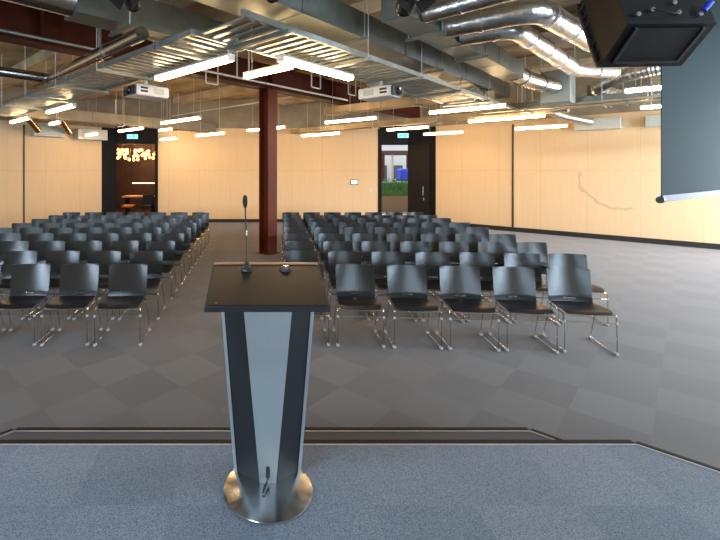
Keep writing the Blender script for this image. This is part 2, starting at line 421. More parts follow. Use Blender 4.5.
# reading top, tilted towards the speaker
fy, by, fz, bz, hw = -.195, .205, 1.004, 1.124, .298
def topslab(x0, x1, a, b_, t0, t1):
    P = lambda x, k, tt: (x-.008, fy+(by-fy)*k, fz+(bz-fz)*k+tt)
    return MB().hexa([P(x0,a,t0),P(x1,a,t0),P(x1,b_,t0),P(x0,b_,t0),P(x0,a,t1),P(x1,a,t1),P(x1,b_,t1),P(x0,b_,t1)])
tp = topslab(-hw, hw, 0, 1, -.022, 0); tp.build('reading_top', M['trayedge'], t)
topslab(-hw+.014, hw-.014, .035, .97, .0, .003).build('reading_surface', M['blackp'], t)
topslab(-hw+.005, hw-.005, .975, 1.0, .0, .010).build('back_lip', mat('copper_toned_lip', (.42,.26,.15), .35, .6), t)
# cable slot
sl = MB(); n = 16; prof = []
for i in range(n):
    a = 2*math.pi*i/n; prof.append((.011*math.cos(a), .066 + .011*math.sin(a) + (.022 if math.sin(a) > 0 else -.022)))
sl.add([(x, .0285, z) for x, z in prof] + [(x, .0300, z) for x, z in prof], [tuple(range(n)), tuple(range(n, 2*n))[::-1]] + [(i, i+n, (i+1)%n+n, (i+1)%n) for i in range(n)])
sl.build('cable_slot', M['vent'], t)
k = MB().lathe([(.007,0),(.007,.0015),(.003,.002)], (-hw+.045, fy+.03, fz+.012), 12).build('snap_button', M['chrome'], t)
cab = thing('microphone_cable', 'short black cable with a metal plug poking out of the lectern foot slot', 'cable', (PX, PY+.026, S_H+.058))
MB().tube([(.002,.01,.0), (.002,-.012,.0), (-.003,-.03,-.010), (-.010,-.045,-.022)], .006, 8).build('cable', M['blackm'], cab)
MB().tube([(-.002,-.022,-.006), (-.005,-.034,-.013)], .0065, 10).build('collar', M['chrome'], cab)
MB().tube([(-.010,-.045,-.022), (-.026,-.085,-.040)], .0095, 10).build('plug', M['blackm'], cab)
# gooseneck microphone and its spare socket
def on_top(px, k):
    y = fy+(by-fy)*k; return Vector((px, PY+y, S_H+fz+(bz-fz)*k+.003))
tilt = Matrix.Rotation(math.atan2(bz-fz, by-fy), 3, 'X')
p = on_top(-.062, .84)
mic = thing('gooseneck_microphone', 'slender black gooseneck microphone rising from a round base on the lectern', 'microphone', p)
MB().lathe([(.033,0),(.034,.004),(.030,.009),(.018,.013),(.013,.030),(.011,.048)], M=tilt, seg=28).build('mount_base', M['blackm'], mic)
path = [(0,0,.03),(0,.003,.10),(-.001,.004,.17),(-.004,.002,.24),(-.007,-.004,.30),(-.008,-.008,.342)]
MB().tube(path, .0042, 10).build('gooseneck', M['blackm'], mic)
MB().tube([(-.0012,.004,.185), (-.0022,.0035,.215)], .0055, 10).build('joint_ring', M['chrome'], mic)
MB().tube([(-.008,-.008,.338),(-.008,-.009,.346),(-.0085,-.010,.358),(-.009,-.012,.376),(-.009,-.013,.394),(-.009,-.014,.406),(-.009,-.0145,.411)], .01, 14, radii=[.005,.009,.0125,.014,.013,.009,.003]).build('windshield', mat('foam_windshield', (.02,.02,.02), .95, bump=.6, bscale=900), mic)
p = on_top(.152, .84)
so = thing('microphone_socket', 'empty round black microphone socket near the right of the lectern top', 'socket', p)
MB().lathe([(.032,0),(.033,.004),(.028,.010),(.020,.013)], M=tilt, seg=28).build('ring', M['blackm'], so)
MB().lathe([(.017,.012),(.016,.016),(.010,.017)], M=tilt, seg=20).build('socket_insert', M['chrome'], so)

# ---------------------------------------------------------------- column and beams
col = thing('steel_column', 'red oxide painted steel column rising behind the lectern', 'column', (.235, 10.1, 0), A45)
s = .15
MB().box(-s, s, -s, -s+.022, .02, 3.81).box(-s, s, s-.022, s, .02, 3.81).box(-.011, .011, -s+.022, s-.022, .02, 3.81).build('shaft', M['red'], col)
MB().box(-.19, .19, -.19, .19, 0, .02).build('base_plate', M['red'], col)
def ibeam(mb, L, dep, w, axis='x'):
    tf = .025
    for (y0, y1, z0, z1) in ((-w/2, w/2, 0, tf), (-w/2, w/2, dep-tf, dep), (-.01, .01, tf, dep-tf)):
        if axis == 'x': mb.box(L[0], L[1], y0, y1, z0, z1)
        else: mb.box(y0, y1, L[0], L[1], z0, z1)
    return mb
uc, vc = 7.308, 6.976
mb = ibeam(MB(), (-7.0, 8.0), .55, .30)
for q in (-5, -2.5, 0, 2.5, 5): mb.box(q-.01, q+.01, -.14, .14, .025, .525)
uvone('steel_beam', mb, M['beam'], 'long dark red steel beam resting on the red column', 'beam', uc, vc, 3.812)
RIBS = (0.4, 3.6, 6.2, 9.2, 11.9)
for i, u in enumerate((-3.2, 0.4, 3.6, 6.2, 9.2, 11.9)):
    if u > 0:
        v1 = min(15.0, 22.6-u)
        mb = MB().box(-.2, .2, -1.0, v1, 0, .24)
        uvone('ceiling_rib', mb, M['rib'], 'tan concrete ceiling rib, ' + ['', 'nearest the stage', 'second from the stage', 'just in front of the column', 'third rib from the far doorways', 'farthest one before the right wall'][i], 'ceiling rib', u, 0, 4.375, 'concrete ceiling ribs')

# ---------------------------------------------------------------- cable trays
def tray(label, along, L, off, u0):
    """along 'v': rails at u=off, off+.8 ; length from L0 to L1 in v"""
    W = .80
    if along == 'v': t = uvthing('cable_tray', label, 'cable tray', off, L[0], 3.32, 'wide ladder trays'); n = L[1]-L[0]
    else: t = uvthing('cable_tray', label, 'cable tray', L[0], off, 3.32, 'wide ladder trays'); n = L[1]-L[0]
    sw = (lambda a, b, c, d, e, f: (c, d, a, b, e, f)) if along == 'v' else (lambda *k: k)
    for y in (0, W-.03):
        MB().box(*sw(0, n, y, y+.03, 0, .062)).build('side_rail', M['galv'], t)
    mb = MB(); q = .08; k = 0
    while q < n-.05:
        mb.box(*sw(q, q+.055, .03, W-.03, .012, .030)); q += .155; k += 1
    mb.build('slatted_deck', M['galv'], t)
    q = .55
    while q < n:
        if q < 8: MB().box(*sw(q, q+.045, -.06, W+.06, -.045, -.001)).build('support_strut', M['galvd'], t)
        for y in (-.04, W+.04):
            if q < 8 and q > .9: MB().tube([(y, q+.02, -.04), (y, q+.02, 1.05)] if along == 'v' else [(q+.02, y, -.04), (q+.02, y, 1.05)], .007, 6).build('hanger_rod', M['pipew'], t)
        q += 1.5
    return t
tray('wide galvanised ladder tray running off to the left wall', 'v', (3.65, 12.25), 2.65, 0)
tray('wide galvanised ladder tray whose corner points at the stage, running off to the right', 'u', (2.65, 12.0), 2.84, 0)

# ---------------------------------------------------------------- ducts
def duct(name, label, u0, u1, v0, v1, z0, z1, m, seams=1.2, hang=True, cat='duct', group=None, htop=4.6, under=True):
    t = uvthing(name, label, cat, u0, v0, z0, group); L, W, H = u1-u0, v1-v0, z1-z0
    MB().box(0, L, 0, W, 0, H).build('duct_body', m, t)
    alongu = L > W; n = int((L if alongu else W)/seams)
    for i in range(n+1):
        q = min(i*seams + .02, (L if alongu else W)-.03)
        e = .006
        mb = MB()
        a, b_ = (q, q+.03)
        if alongu: ring = [(a,b_,-e,0,-e,H+e),(a,b_,W,W+e,-e,H+e),(a,b_,0,W,-e,0),(a,b_,0,W,H,H+e)]
        else: ring = [(-e,0,a,b_,-e,H+e),(L,L+e,a,b_,-e,H+e),(0,L,a,b_,-e,0),(0,L,a,b_,H,H+e)]
        for k in ring: mb.box(*k)
        mb.build('flange', M['galvd'], t)
    if hang:
        for i in range(max(1, n)):
            q = (i+.5)*seams
            if alongu: xs = ((q, -.05), (q, W+.05)); bar = (q-.02, q+.02, -.09, W+.09, -.05, -.013)
            else: xs = ((-.05, q), (L+.05, q)); bar = (-.09, L+.09, q-.02, q+.02, -.05, -.013)
            MB().box(*bar).build('hanger_bar', M['galvd'], t)
            for x, y in xs: MB().tube([(x, y, -.05), (x, y, htop-z0)], .008, 6).build('hanger_rod', M['pipew'], t)
    return t
EW = EYE
d1 = duct('rectangular_duct', 'square grey duct at upper left feeding from the fat round silver duct', 1.95, 4.2, 4.75, 5.12, EW+1.75, EW+2.14, M['galvd'])
duct('rectangular_duct', 'long grey duct above the right-hand ladder tray', 1.2, 11.2, 2.95, 3.5, EW+1.70, EW+2.03, M['galvd'], 2.4)
duct('rectangular_duct', 'short grey duct with coppery underside, foil ducts plugged into its side', 4.6, 9.3, 2.22, 2.56, EW+1.75, EW+2.05, M['galvd'], 1.6)
duct('rectangular_duct', 'low narrow duct crossing in front of the left doorway', -.5, 10.2, 12.4, 12.8, EW+1.44, EW+1.74, M['bulk'], 2.0)
duct('rectangular_duct', 'low narrow duct crossing in front of the right doorway', 12.1, 12.35, 2.0, 10.4, EW+1.38, EW+1.54, M['rib'], 2.0)
duct('rectangular_duct', 'tan flat duct above the lights left of the right doorway', 10.3, 10.75, 3.8, 7.6, EW+1.66, EW+1.86, M['rib'], 1.9)

def arc_corner(P, rad, n=6):
    """polyline with rounded corners"""
    P = [Vector(p) for p in P]; out = [P[0]]
    for i in range(1, len(P)-1):
        a = (P[i-1]-P[i]); b_ = (P[i+1]-P[i]); r = min(rad, a.length*.45, b_.length*.45)
        A, B = P[i]+a.normalized()*r, P[i]+b_.normalized()*r
        for k in range(n+1):
            q = k/n; out.append(A*(1-q)**2 + P[i]*2*q*(1-q) + B*q*q)
    out.append(P[-1]); return out
def uvline(name, label, cat, pts, r, m, rad=.2, seg=12, rings=0, group=None, ringname='band', wob=0, ringmat=None):
    u0, v0, z0 = pts[0]; loc = [(u-u0, v-v0, z-z0) for u, v, z in pts]
    pl = arc_corner(loc, rad) if len(loc) > 2 else [Vector(p) for p in loc]
    if wob:   # corrugated flexible hose: short alternating radii
        dense = []
        for a, b_ in zip(pl[:-1], pl[1:]):
            n = max(1, int((b_-a).length/.03))
            dense += [a.lerp(b_, i/n) for i in range(n)]
        dense.append(pl[-1]); pl = dense
        rad_ = [r*(1+wob*(1 if i % 2 else -1)) for i in range(len(pl))]
    else: rad_ = None
    body = MB().tube(pl, r, seg, radii=rad_)
    if not rings: return uvone(name, body, m, label, cat, u0, v0, z0, group)
    t = uvthing(name, label, cat, u0, v0, z0, group); body.build('duct_body' if r > .05 else 'pipe_body', m, t)
    tot = sum((b_-a).length for a, b_ in zip(pl[:-1], pl[1:])); acc = 0; nxt = rings*.5
    for a, b_ in zip(pl[:-1], pl[1:]):
        L = (b_-a).length
        while acc + L > nxt:
            q = (nxt-acc)/L; c = a.lerp(b_, q); d = (b_-a).normalized()
            MB().tube([c-d*.02, c+d*.02], r*1.07+.003, seg).build(ringname, ringmat or M['galv'], t); nxt += rings
        acc += L
    return t
zc = EW
uvline('round_duct', 'fat round silver duct at the top left corner', 'duct', [(-3.5,4.93,zc+1.93),(1.95,4.93,zc+1.93)], .19, M['spiral'], seg=28, rings=1.6)
uvline('round_duct', 'slim round silver duct turning a corner below the left beam', 'duct', [(-3.5,7.84,zc+1.60),(2.74,7.84,zc+1.60),(2.60,4.5,zc+1.60)], .085, M['spiral'], rad=.12, seg=20, rings=1.9)
uvline('conduit_pipe', 'thin steel pipe across the dark beam at upper left', 'pipe', [(-3.5,6.58,zc+1.9),(3.05,6.58,zc+1.9),(3.05,6.58,zc+2.25)], .024, M['pipeg'], rad=.05, rings=1.5, ringname='pipe_clip')
uvline('conduit_pipe', 'pale conduit running along the beam past the column top', 'pipe', [(4.4,5.85,zc+1.71),(8.9,5.85,zc+1.71)], .02, M['pipew'], rings=1.1, ringname='pipe_clip')
uvline('conduit_pipe', 'red sprinkler pipe beside the slim silver duct', 'pipe', [(2.585,4.75,zc+1.49),(2.585,8.2,zc+1.49)], .012, M['red'], rings=1.5, ringname='pipe_clip')
uvline('conduit_pipe', 'long pale pipe under the far ribs left of the column', 'pipe', [(8.9,7.6,zc+2.0),(8.9,13.3,zc+2.0)], .02, M['pipew'], rings=1.5, ringname='pipe_clip')
# U-shaped brackets hanging at the beam
for i, (px, py, lab) in enumerate(((212, 84, 'left of the column top'), (243, 79, 'nearest left of the column'), (316, 88, 'just right of the column top'), (352, 95, 'farther right of the column top'))):
    u, v = UV(px, py, zc+1.60)
    mb = MB().tube(arc_corner([(-.14,0,.75),(-.14,0,0),(.14,0,0),(.14,0,.75)], .03), .013, 8)
    uvone('hanging_bracket', mb, M['pipew'], f'white U-shaped hanging bracket {lab}', 'bracket', u, v, zc+1.60, 'white U-shaped brackets')
# foil ducts on the right
foil = 'foil wrapped round ducts'
uvline('foil_duct', 'foil wrapped round duct, nearest the stage of three plugged into the short duct', 'duct', [(4.98,2.205,zc+1.84),(4.98,.6,zc+1.86),(4.9,-.6,zc+1.95)], .10, M['foil'], rings=.8, ringmat=M['foil'], seg=20, group=foil)
uvline('foil_duct', 'foil wrapped round duct bending away behind the hanging speaker, middle of three', 'duct', [(5.62,2.205,zc+1.84),(5.72,1.22,zc+1.84),(8.0,.95,zc+1.84),(8.9,.4,zc+1.84)], .135, M['foil'], rad=.3, rings=.8, ringmat=M['foil'], seg=20, group=foil)
uvline('foil_duct', 'foil wrapped round duct, longest bend, below the other two', 'duct', [(6.12,2.205,zc+1.83),(6.2,1.6,zc+1.83),(9.6,1.46,zc+1.83),(10.4,1.0,zc+1.86)], .125, M['foil'], rad=.3, rings=.8, ringmat=M['foil'], seg=20, group=foil)
for (u, v, lab) in ((4.98, 2.1, 'nearest'), (5.65, 2.1, 'middle'), (6.14, 2.1, 'farthest')): pass
# plenums, elbows and far ducts on the right
duct('plenum_box', 'tall pale grey plenum box below the bend of the foil ducts', 10.75, 11.35, 1.75, 2.25, zc+1.44, zc+2.1, M['plenum'], .6, cat='plenum')
uvline('round_duct', 'fat silver duct running from the short duct to the plenum', 'duct', [(9.31,2.38,zc+1.88),(10.0,2.3,zc+1.83),(10.74,2.0,zc+1.76)], .16, M['spiral'], rad=.4, seg=20, rings=.7)
uvline('round_duct', 'silver elbow duct hanging under the end of the long grey duct', 'duct', [(9.0,3.0,zc+1.52),(9.7,3.0,zc+1.52),(10.1,3.35,zc+1.52)], .12, M['spiral'], rad=.3, seg=20, rings=.5)
duct('rectangular_duct', 'flat tan duct crossing behind the tall plenum', 11.5, 12.0, .6, 3.4, zc+1.42, zc+1.60, M['galvd'], 1.4)
duct('plenum_box', 'corrugated grey plenum box behind the looping flexible hose', 12.55, 13.4, .6, 1.7, zc+1.58, zc+2.0, M['galvd'], .3, cat='plenum')
uvline('flexible_hose', 'bare silver flexible hose looping below the hanging speaker', 'flexible duct', [(12.0,.95,zc+1.55),(12.1,1.55,zc+1.82),(11.3,.9,zc+1.95),(11.2,-.2,zc+2.0),(11.6,-.9,zc+2.2)], .13, M['foil'], rad=.5, seg=16, wob=.06)
uvline('flexible_hose', 'second bare silver hose below the loop, reaching towards the screen', 'flexible duct', [(12.9,.5,zc+1.66),(12.5,.1,zc+1.66),(12.0,-.8,zc+1.70),(12.0,-2.0,zc+1.78)], .10, M['foil'], rad=.5, seg=16, wob=.07)
uvline('flexible_hose', 'short silver hose dropping onto the pale box high on the right wall', 'flexible duct', [(13.0,2.9,zc+1.78),(14.2,2.5,zc+1.50),(15.02,1.95,zc+1.36)], .10, M['foil'], rad=.4, seg=16, wob=.07)
uvline('conduit_pipe', 'yellowish conduit crossing under the plenum boxes', 'pipe', [(11.05,3.9,zc+1.40),(11.05,-.2,zc+1.40)], .022, M['rib'], rings=1.2, ringname='pipe_clip')
uvline('conduit_pipe', 'second yellowish conduit, just behind the first', 'pipe', [(11.42,3.9,zc+1.38),(11.42,-.2,zc+1.38)], .018, M['rib'], rings=1.2, ringname='pipe_clip')
uvline('conduit_pipe', 'cream looping cable hanging below the black speaker', 'cable', [(8.9,-1.1,4.6),(9.0,-1.2,3.75),(9.2,-.85,3.66),(9.6,-.5,3.85)], .012, M['pipew'], rad=.3)

# transfer boxes on the wall tops
def wall_box(label, kind, px0, px1, ztop, zbot):
    a, b_ = (px0-CX)/F, (px1-CX)/F
    if kind == 'R':
        S = XR+YB; X0, X1 = a*S/(1+a), b_*S/(1+b_); u0 = v0 = None
        v_a, v_b = (S/(1+a)-X0)/R2, (S/(1+b_)-X1)/R2; uu = S/R2
        t = uvthing('transfer_box', label, 'duct box', uu-.37, v_b, zbot, 'pale boxes high on the walls')
        MB().bbox(0, .36, 0, v_a-v_b, 0, ztop-zbot, .01).build('box_body', M['plenum'], t)
        MB().box(-.01, 0, .03, v_a-v_b-.03, .03, ztop-zbot-.03).build('face_plate', M['plenum'], t)
    else:
        S = YB-XL; Y0, Y1 = S/(1-a), S/(1-b_); X0, X1 = a*Y0, b_*Y1
        u_a, u_b = (X0+Y0)/R2, (X1+Y1)/R2; vv = S/R2
        t = uvthing('transfer_box', label, 'duct box', u_a, vv-.37, zbot, 'pale boxes high on the walls')
        MB().bbox(0, u_b-u_a, 0, .36, 0, ztop-zbot, .01).build('box_body', M['plenum'], t)
        MB().box(.03, u_b-u_a-.03, -.01, 0, .03, ztop-zbot-.03).build('face_plate', M['plenum'], t)
wall_box('pale grey box high on the left wall beside the dark seam', 'L', 30, 61, zc+1.47, zc+1.13)
wall_box('pale grey box high on the left wall next to the left doorway', 'L', 74, 103, zc+1.47, zc+1.10)
wall_box('pale grey box high on the right wall under the short silver hose', 'R', 576, 622, zc+1.47, zc+1.15)
wall_box('pale grey box high on the right wall nearest the screen', 'R', 646, 700, zc+1.45, zc+1.15)
for px, lab in ((44, 'beside the dark seam'), (88, 'next to the left doorway')):
    u, v = UV(px, 130, zc+1.3)
    uvline('flexible_hose', f'coppery flexible hose curling down to the left wall box {lab}', 'flexible duct', [(u-1.1,13.3,zc+1.75),(u-.7,13.9,zc+1.62),(u-.1,14.75,zc+1.3)], .10, M['flex'], rad=.4, seg=14, wob=.09, group='coppery hoses at the left wall')

# ---------------------------------------------------------------- lamps
# undersides a suspension wire may end at: u0, u1, v0, v1, z
OVER = [(q-.27, q+.27, -1, 15, 4.375) for q in RIBS] + [(2.6,3.5,3.65,12.25,3.318), (2.65,12.0,2.8,3.68,3.318), (-.5,10.2,12.38,12.82,EYE+1.435),
        (12.08,12.37,2,10.4,EYE+1.375), (10.28,10.77,3.8,7.6,EYE+1.655), (1.2,11.2,2.95,3.5,EYE+1.69), (-7,15.5,6.82,7.13,3.81)]
def lamp(px, py, z, L, along, label, big=1.0):
    u, v = UV(px, py, z); w = .035*big
    t = uvthing('linear_lamp', label, 'ceiling lamp', u, v, z, 'slim tube lamps')
    sw = (lambda a, b, c, d, e, f: (c, d, a, b, e, f)) if along == 'v' else (lambda *k: k)
    MB().bbox(*sw(0, L, -w, w, 0, .055), .012).build('diffuser', M['tube'], t)
    MB().box(*sw(0, L, -w-.006, w+.006, .056, .082)).build('housing', M['pipew'], t)
    for q in (-.012, L):
        MB().box(*sw(q, q+.012, -w-.006, w+.006, 0, .082)).build('end_cap', M['white'], t)
    for q in (.15*L, .85*L):
        p = (0, q) if along == 'v' else (q, 0)
        top = min([4.615] + [zb for a, b_, c, d, zb in OVER if zb > z+.1 and a < u+p[0] < b_ and c < v+p[1] < d]) - z
        MB().tube([(p[0], p[1], .08), (p[0], p[1], max(top, .1))], .005, 6).build('suspension_wire', M['pipew'], t)
    return t
def fix_bbox():
    pass
LZ = EYE + 1.27
LAMPS = [
 (231, 61, 'v', 1.55, 1.3, 'large glowing tube lamp under the tray, left of the column'),
 (290, 69, 'v', .80, 1.1, 'short tube lamp crossing in front of the column top'),
 (281, 62, 'u', 1.45, 1.4, 'big tube lamp slanting down to the right under the right tray'),
 (74, 107, 'v', 1.4, 1.1, 'tube lamp under the left tray, second nearest the left edge'),
 (29, 119, 'v', 1.4, 1, 'tube lamp nearest the left edge of the room'),
 (143, 129, 'v', 1.5, 1, 'tube lamp hanging over the left doorway'),
 (200, 119, 'v', 1.7, 1, 'tube lamp just right of the left projector, farther back'),
 (177, 139, 'v', 1.4, 1, 'small far tube lamp at the left doorway edge'),
 (224, 134, 'v', 1.4, 1, 'far tube lamp left of the column before the back wall'),
 (285, 128, 'v', 1.6, 1, 'far tube lamp half hidden behind the column'),
 (340, 134, 'v', 1.5, 1, 'far tube lamp right of the column before the back wall'),
 (376, 119, 'v', 1.5, 1, 'tube lamp below the right projector'),
 (428, 128, 'v', 1.3, 1, 'tube lamp just above the right exit sign'),
 (463, 133, 'v', 1.2, 1, 'tube lamp at the right edge of the right doorway'),
 (505, 107, 'v', 1.5, 1.1, 'bright tube lamp below the long grey duct, upper of the right pair'),
 (545, 117, 'v', 1.7, 1, 'bright tube lamp in front of the right wall seam'),
 (567, 127, 'v', 1.12, 1, 'tube lamp close to the right wall beside a pale box'),
 (700, 85.7, 'v', .85, 1.3, 'tube lamp under the flexible hoses, partly behind the screen'),
 (715, 103.8, 'v', 1.05, 1.1, 'lower tube lamp partly behind the screen edge'),
 (98, 134.5, 'v', .9, .8, 'small tube lamp in front of the left wall box'),
 (172, 130, 'v', .7, .8, 'short far lamp between the left doorway and back wall'),
 (60, 123.2, 'v', .7, .8, 'tiny far lamp above the left wall'),
]
for px, py, al, L, big, lab in LAMPS:
    zz = EYE + {98: 1.2, 177: 1.1, 567: 1.08, 463: 1.15, 340: 1.15, 224: 1.15}.get(px, 1.27)
    lamp(px, py, zz, 1.0 if px == 177 else L, al, lab, big)

# ---------------------------------------------------------------- projectors
def projector(px, py, z, label, lens_dir):
    """body length runs along u (left one) or v (right one)"""
    u, v = UV(px, py, z)
    rz = A45 + (math.pi if lens_dir == 'L' else -math.pi/2)
    x, y = XY(u, v)
    t = thing('projector', label, 'projector', (x, y, z), rz, 'white projectors under the trays')
    # local +x = lens direction
    MB().bbox(-.30, .26, -.19, .19, 0, .17, .03).build('housing', M['white'], t)
    MB().bbox(.255, .285, -.17, .17, .015, .15, .008).build('front_plate', M['vent'], t)
    Mx = Matrix.Rotation(math.pi/2, 3, 'Y')
    MB().lathe([(.055,0),(.058,.03),(.050,.05),(.04,.045)], (.27, .0, .085), 20, Mx).build('lens', M['lens'], t)
    for s_ in (-1, 1):
        for zz in (.05, .10):
            MB().box(.08, .20, s_*.191-.002, s_*.191+.002, zz, zz+.03).build('vent_slot', M['vent'], t)
        MB().box(-.2, -.02, s_*.191-.002, s_*.191+.002, .04, .13).build('vent_panel', mat('pale_grille', (.5,.52,.5), .6), t)
    MB().tube([(0,0,.17),(0,0,3.315-z)], .025, 12).build('mount_pole', M['pipew'], t)
    MB().box(-.12,.12,-.12,.12,.168,.19).build('mount_plate', M['galv'], t)
    return t
projector(146, 98, EYE+1.12, 'white projector under the left tray, lens facing left', 'L')
projector(381, 99, EYE+1.12, 'white projector under the right tray, lens facing right', 'R')

# ---------------------------------------------------------------- speaker, screen, spotlights
sp_t = thing('hanging_speaker', 'large black loudspeaker tilted forward, hanging at upper right', 'speaker', (3.10, 3.2, 3.01))
# bottom panel corners (local)
nl, nr, fr, fl = Vector((-.36,0,0)), Vector((.32,.02,.01)), Vector((.585,.56,-.175)), Vector((-.135,.56,-.19))
up = Vector((-.02,.22,.62))
sp_body = MB().hexa([nl, nr, fr, fl, nl+up, nr+up, fr+up*.98, fl+up*.98]).build('cabinet', M['speaker'], sp_t)
dn = (nr-nl).cross(fl-nl).normalized()*-1
def pan(k0, k1, q0, q1, off):
    P = lambda a, b_: nl.lerp(nr, a).lerp(fl.lerp(fr, a), b_) + dn*off
    return [P(k0,q0), P(k1,q0), P(k1,q1), P(k0,q1)]
def panbox(a, b_, c, d, o0, o1):
    return MB().hexa([*pan(a,b_,c,d,o0), *pan(a,b_,c,d,o1)])
panbox(.14,.86,.08,.80, .002, .012).build('bottom_panel', M['grille'], sp_t)
mb = MB()
for q in ((.10,.14,.06,.86),(.86,.90,.06,.86),(.10,.90,.80,.86)): mb.hexa([*pan(*q,.002), *pan(*q,.022)])
mb.build('panel_rim', M['blackm'], sp_t)
panbox(.30,.50,.865,.90,.0,.02).build('handle', M['blackm'], sp_t)
rig = MB()
for i in range(7):
    z0 = fl + up*(i/7) + Vector((-.03,-.03,.02))
    rig.tube([z0, z0 + Vector((-.01,-.10,.07))], .010, 6)
rig.tube([fl+Vector((-.03,-.03,0)), fl+up+Vector((-.03,-.03,0))], .018, 6); rig.tube([fl+Vector((-.04,-.13,.05)), fl+up+Vector((-.04,-.13,.05))], .014, 6)
rig.build('rigging_frame', M['blackm'], sp_t)
bk = lambda a, h: nl.lerp(nr, a) + up*h + Vector((0,-.012,0))
for a, h in ((.12,.12),(.30,.18),(.58,.14),(.58,.28),(.82,.12)):
    MB().lathe([(.018,0),(.018,.02),(.010,.022)], bk(a, h), 14, Matrix.Rotation(math.pi/2, 3, 'X')).build('connector', mat('dull_connector', (.10,.10,.09), .5, .5), sp_t)
MB().tube([bk(.84,.15)+Vector((0,-.03,0)), bk(.92,.22)+Vector((0,-.05,.02))], .020, 12).build('blue_plug', M['blue'], sp_t, label='bright blue cable plug')
MB().tube(arc_corner([bk(.3,.18)+Vector((0,-.02,0)), bk(.45,.10)+Vector((0,-.05,0)), bk(.58,.14)+Vector((0,-.02,0))], .1), .006, 6).build('patch_cable', M['blackm'], sp_t)
MB().tube([up*.95+Vector((.0,.3,0)), up*.95+Vector((0,.3,1.0))], .02, 8).build('hanging_chain', M['blackm'], sp_t)

# projection screen seen from behind
d = Vector((.84,.55,0)).normalized()
scr = thing('projection_screen', 'dark teal back of a projection screen hanging at the right edge', 'projection screen', (4.2, 4.5, 0), math.atan2(d.y, d.x))
MB().box(0, 3.0, -.003, .003, 1.66, 4.2).build('screen_cloth', M['screen'], scr)
MB().bbox(0,3.0,-.012,.012,1.595,1.665,.004).build('bottom_bar', mat('blue_grey_bar', (.06,.085,.11), .6, spec=.2), scr, label='blue-grey hem bar')
MB().tube([(-.045,0,1.62),(0,0,1.62)], .036, 12).build('bar_end_cap', M['blackm'], scr)
MB().bbox(-.1, 3.1, -.09, .09, 4.2, 4.4, .02).build('roller_case', M['blackm'], scr)
for x in (.3, 2.7): MB().tube([(x,0,4.4),(x,0,4.62)], .012, 8).build('hanger_rod', M['blackm'], scr)

def spot(px, py, Y, s, label):
    X = (px-CX)/F*Y; z = EYE + (HY-py)*Y/F
    t = thing('stage_spotlight', label, 'stage light', (X, Y, z), 0, 'black stage spotlights')
    Mx = Matrix.Rotation(math.radians(62), 3, 'X')
    MB().lathe([(.05*s,-.12*s),(.075*s,-.10*s),(.085*s,.0),(.085*s,.10*s),(.07*s,.12*s)], (0,0,.05), 24, Mx).build('can', M['blackm'], t)
    MB().lathe([(.062*s,-.124*s),(.06*s,-.128*s)], (0,0,.05), 24, Mx).build('lens', M['lens'], t)
    for s_ in (-1, 1):
        MB().hexa([(s_*.02,-.10*s,-.02),(s_*.13*s,-.12*s,.02),(s_*.13*s,-.11*s,.02),(s_*.02,-.09*s,-.02),
                   (s_*.05,-.16*s,-.13*s),(s_*.15*s,-.20*s,-.05*s),(s_*.15*s,-.19*s,-.05*s),(s_*.05,-.15*s,-.13*s)]).build('barn_door', M['blackm'], t)
    MB().tube(arc_corner([(-.10*s,0,.05),(-.10*s,0,.2*s),(.10*s,0,.2*s),(.10*s,0,.05)], .03), .010, 8).build('yoke', M['blackm'], t)
    MB().tube([(0,0,.2*s),(0,0,4.62-z)], .012, 8).build('drop_rod', M['blackm'], t)
spot(131, 2, 3.9, 1.0, 'black stage spotlight with barn doors at upper left')
spot(273, -7, 3.7, .95, 'black stage spotlight cut off by the top edge, above the column')
spot(408, 5, 3.9, 1.1, 'black stage spotlight with barn doors left of the foil ducts')

# ---------------------------------------------------------------- doorways, signs, switches
teal = mat('lit_sign_face', (.1,.5,.5), .4, emit=(.25,.70,.72), estr=.9)
navy = mat('sign_pictogram', (.01,.06,.10), .5)
def exit_sign(x, y, z, label, w=.42, h=.18):
    t = thing('exit_sign', label, 'exit sign', (x, y, z), 0, 'lit exit signs')
    MB().bbox(-w/2, w/2, 0, .05, 0, h, .008).build('sign_body', M['blackm'], t)
    MB().box(-w/2+.008, w/2-.008, -.006, 0, .008, h-.008).build('sign_face', teal, t)
    # running figure, doorway and arrow
    mb = MB(); y0, y1 = -.009, -.0065
    def qd(pts): mb.add([(a, y0, c) for a, c in pts] + [(a, y1, c) for a, c in pts], [tuple(range(len(pts))), tuple(range(len(pts), 2*len(pts)))[::-1]])
    qd([(.02,.03),(.035,.03),(.035,.15),(.02,.15)]); qd([(.035,.135),(.10,.135),(.10,.15),(.035,.15)]); qd([(.085,.03),(.10,.03),(.10,.15),(.085,.15)])
    qd([(-.12,.08),(-.07,.08),(-.07,.07),(-.04,.09),(-.07,.11),(-.07,.10),(-.12,.10)])
    cx, cz = .058, .118
    qd([(cx+.010*math.cos(a*.785), cz+.010*math.sin(a*.785)) for a in range(8)])
    qd([(.048,.075),(.060,.072),(.068,.105),(.052,.108)]); qd([(.050,.078),(.040,.045),(.048,.042),(.060,.075)]); qd([(.055,.075),(.072,.050),(.080,.056),(.063,.080)])
    mb.build('pictogram', navy, t)
    MB().tube([(0,.025,h),(0,.025,h+.05)], .01, 8).build('mounting_stub', M['blackm'], t)
exit_sign((132.5-CX)/F*16.1, 16.09, EYE+32*16.1/F, 'lit teal exit sign above the left doorway', .42)
exit_sign((403-CX)/F*16.1, 16.09, EYE+33*16.1/F, 'lit teal exit sign above the right doorway', .42)
pn = thing('wall_control_panel', 'small white control panel in a dark frame on the back wall', 'wall panel', ((354-CX)/F*YB, YB, 1.40))
MB().bbox(-.15,.15,-.03,-.001,0,.2,.006).build('frame', M['blackm'], pn)
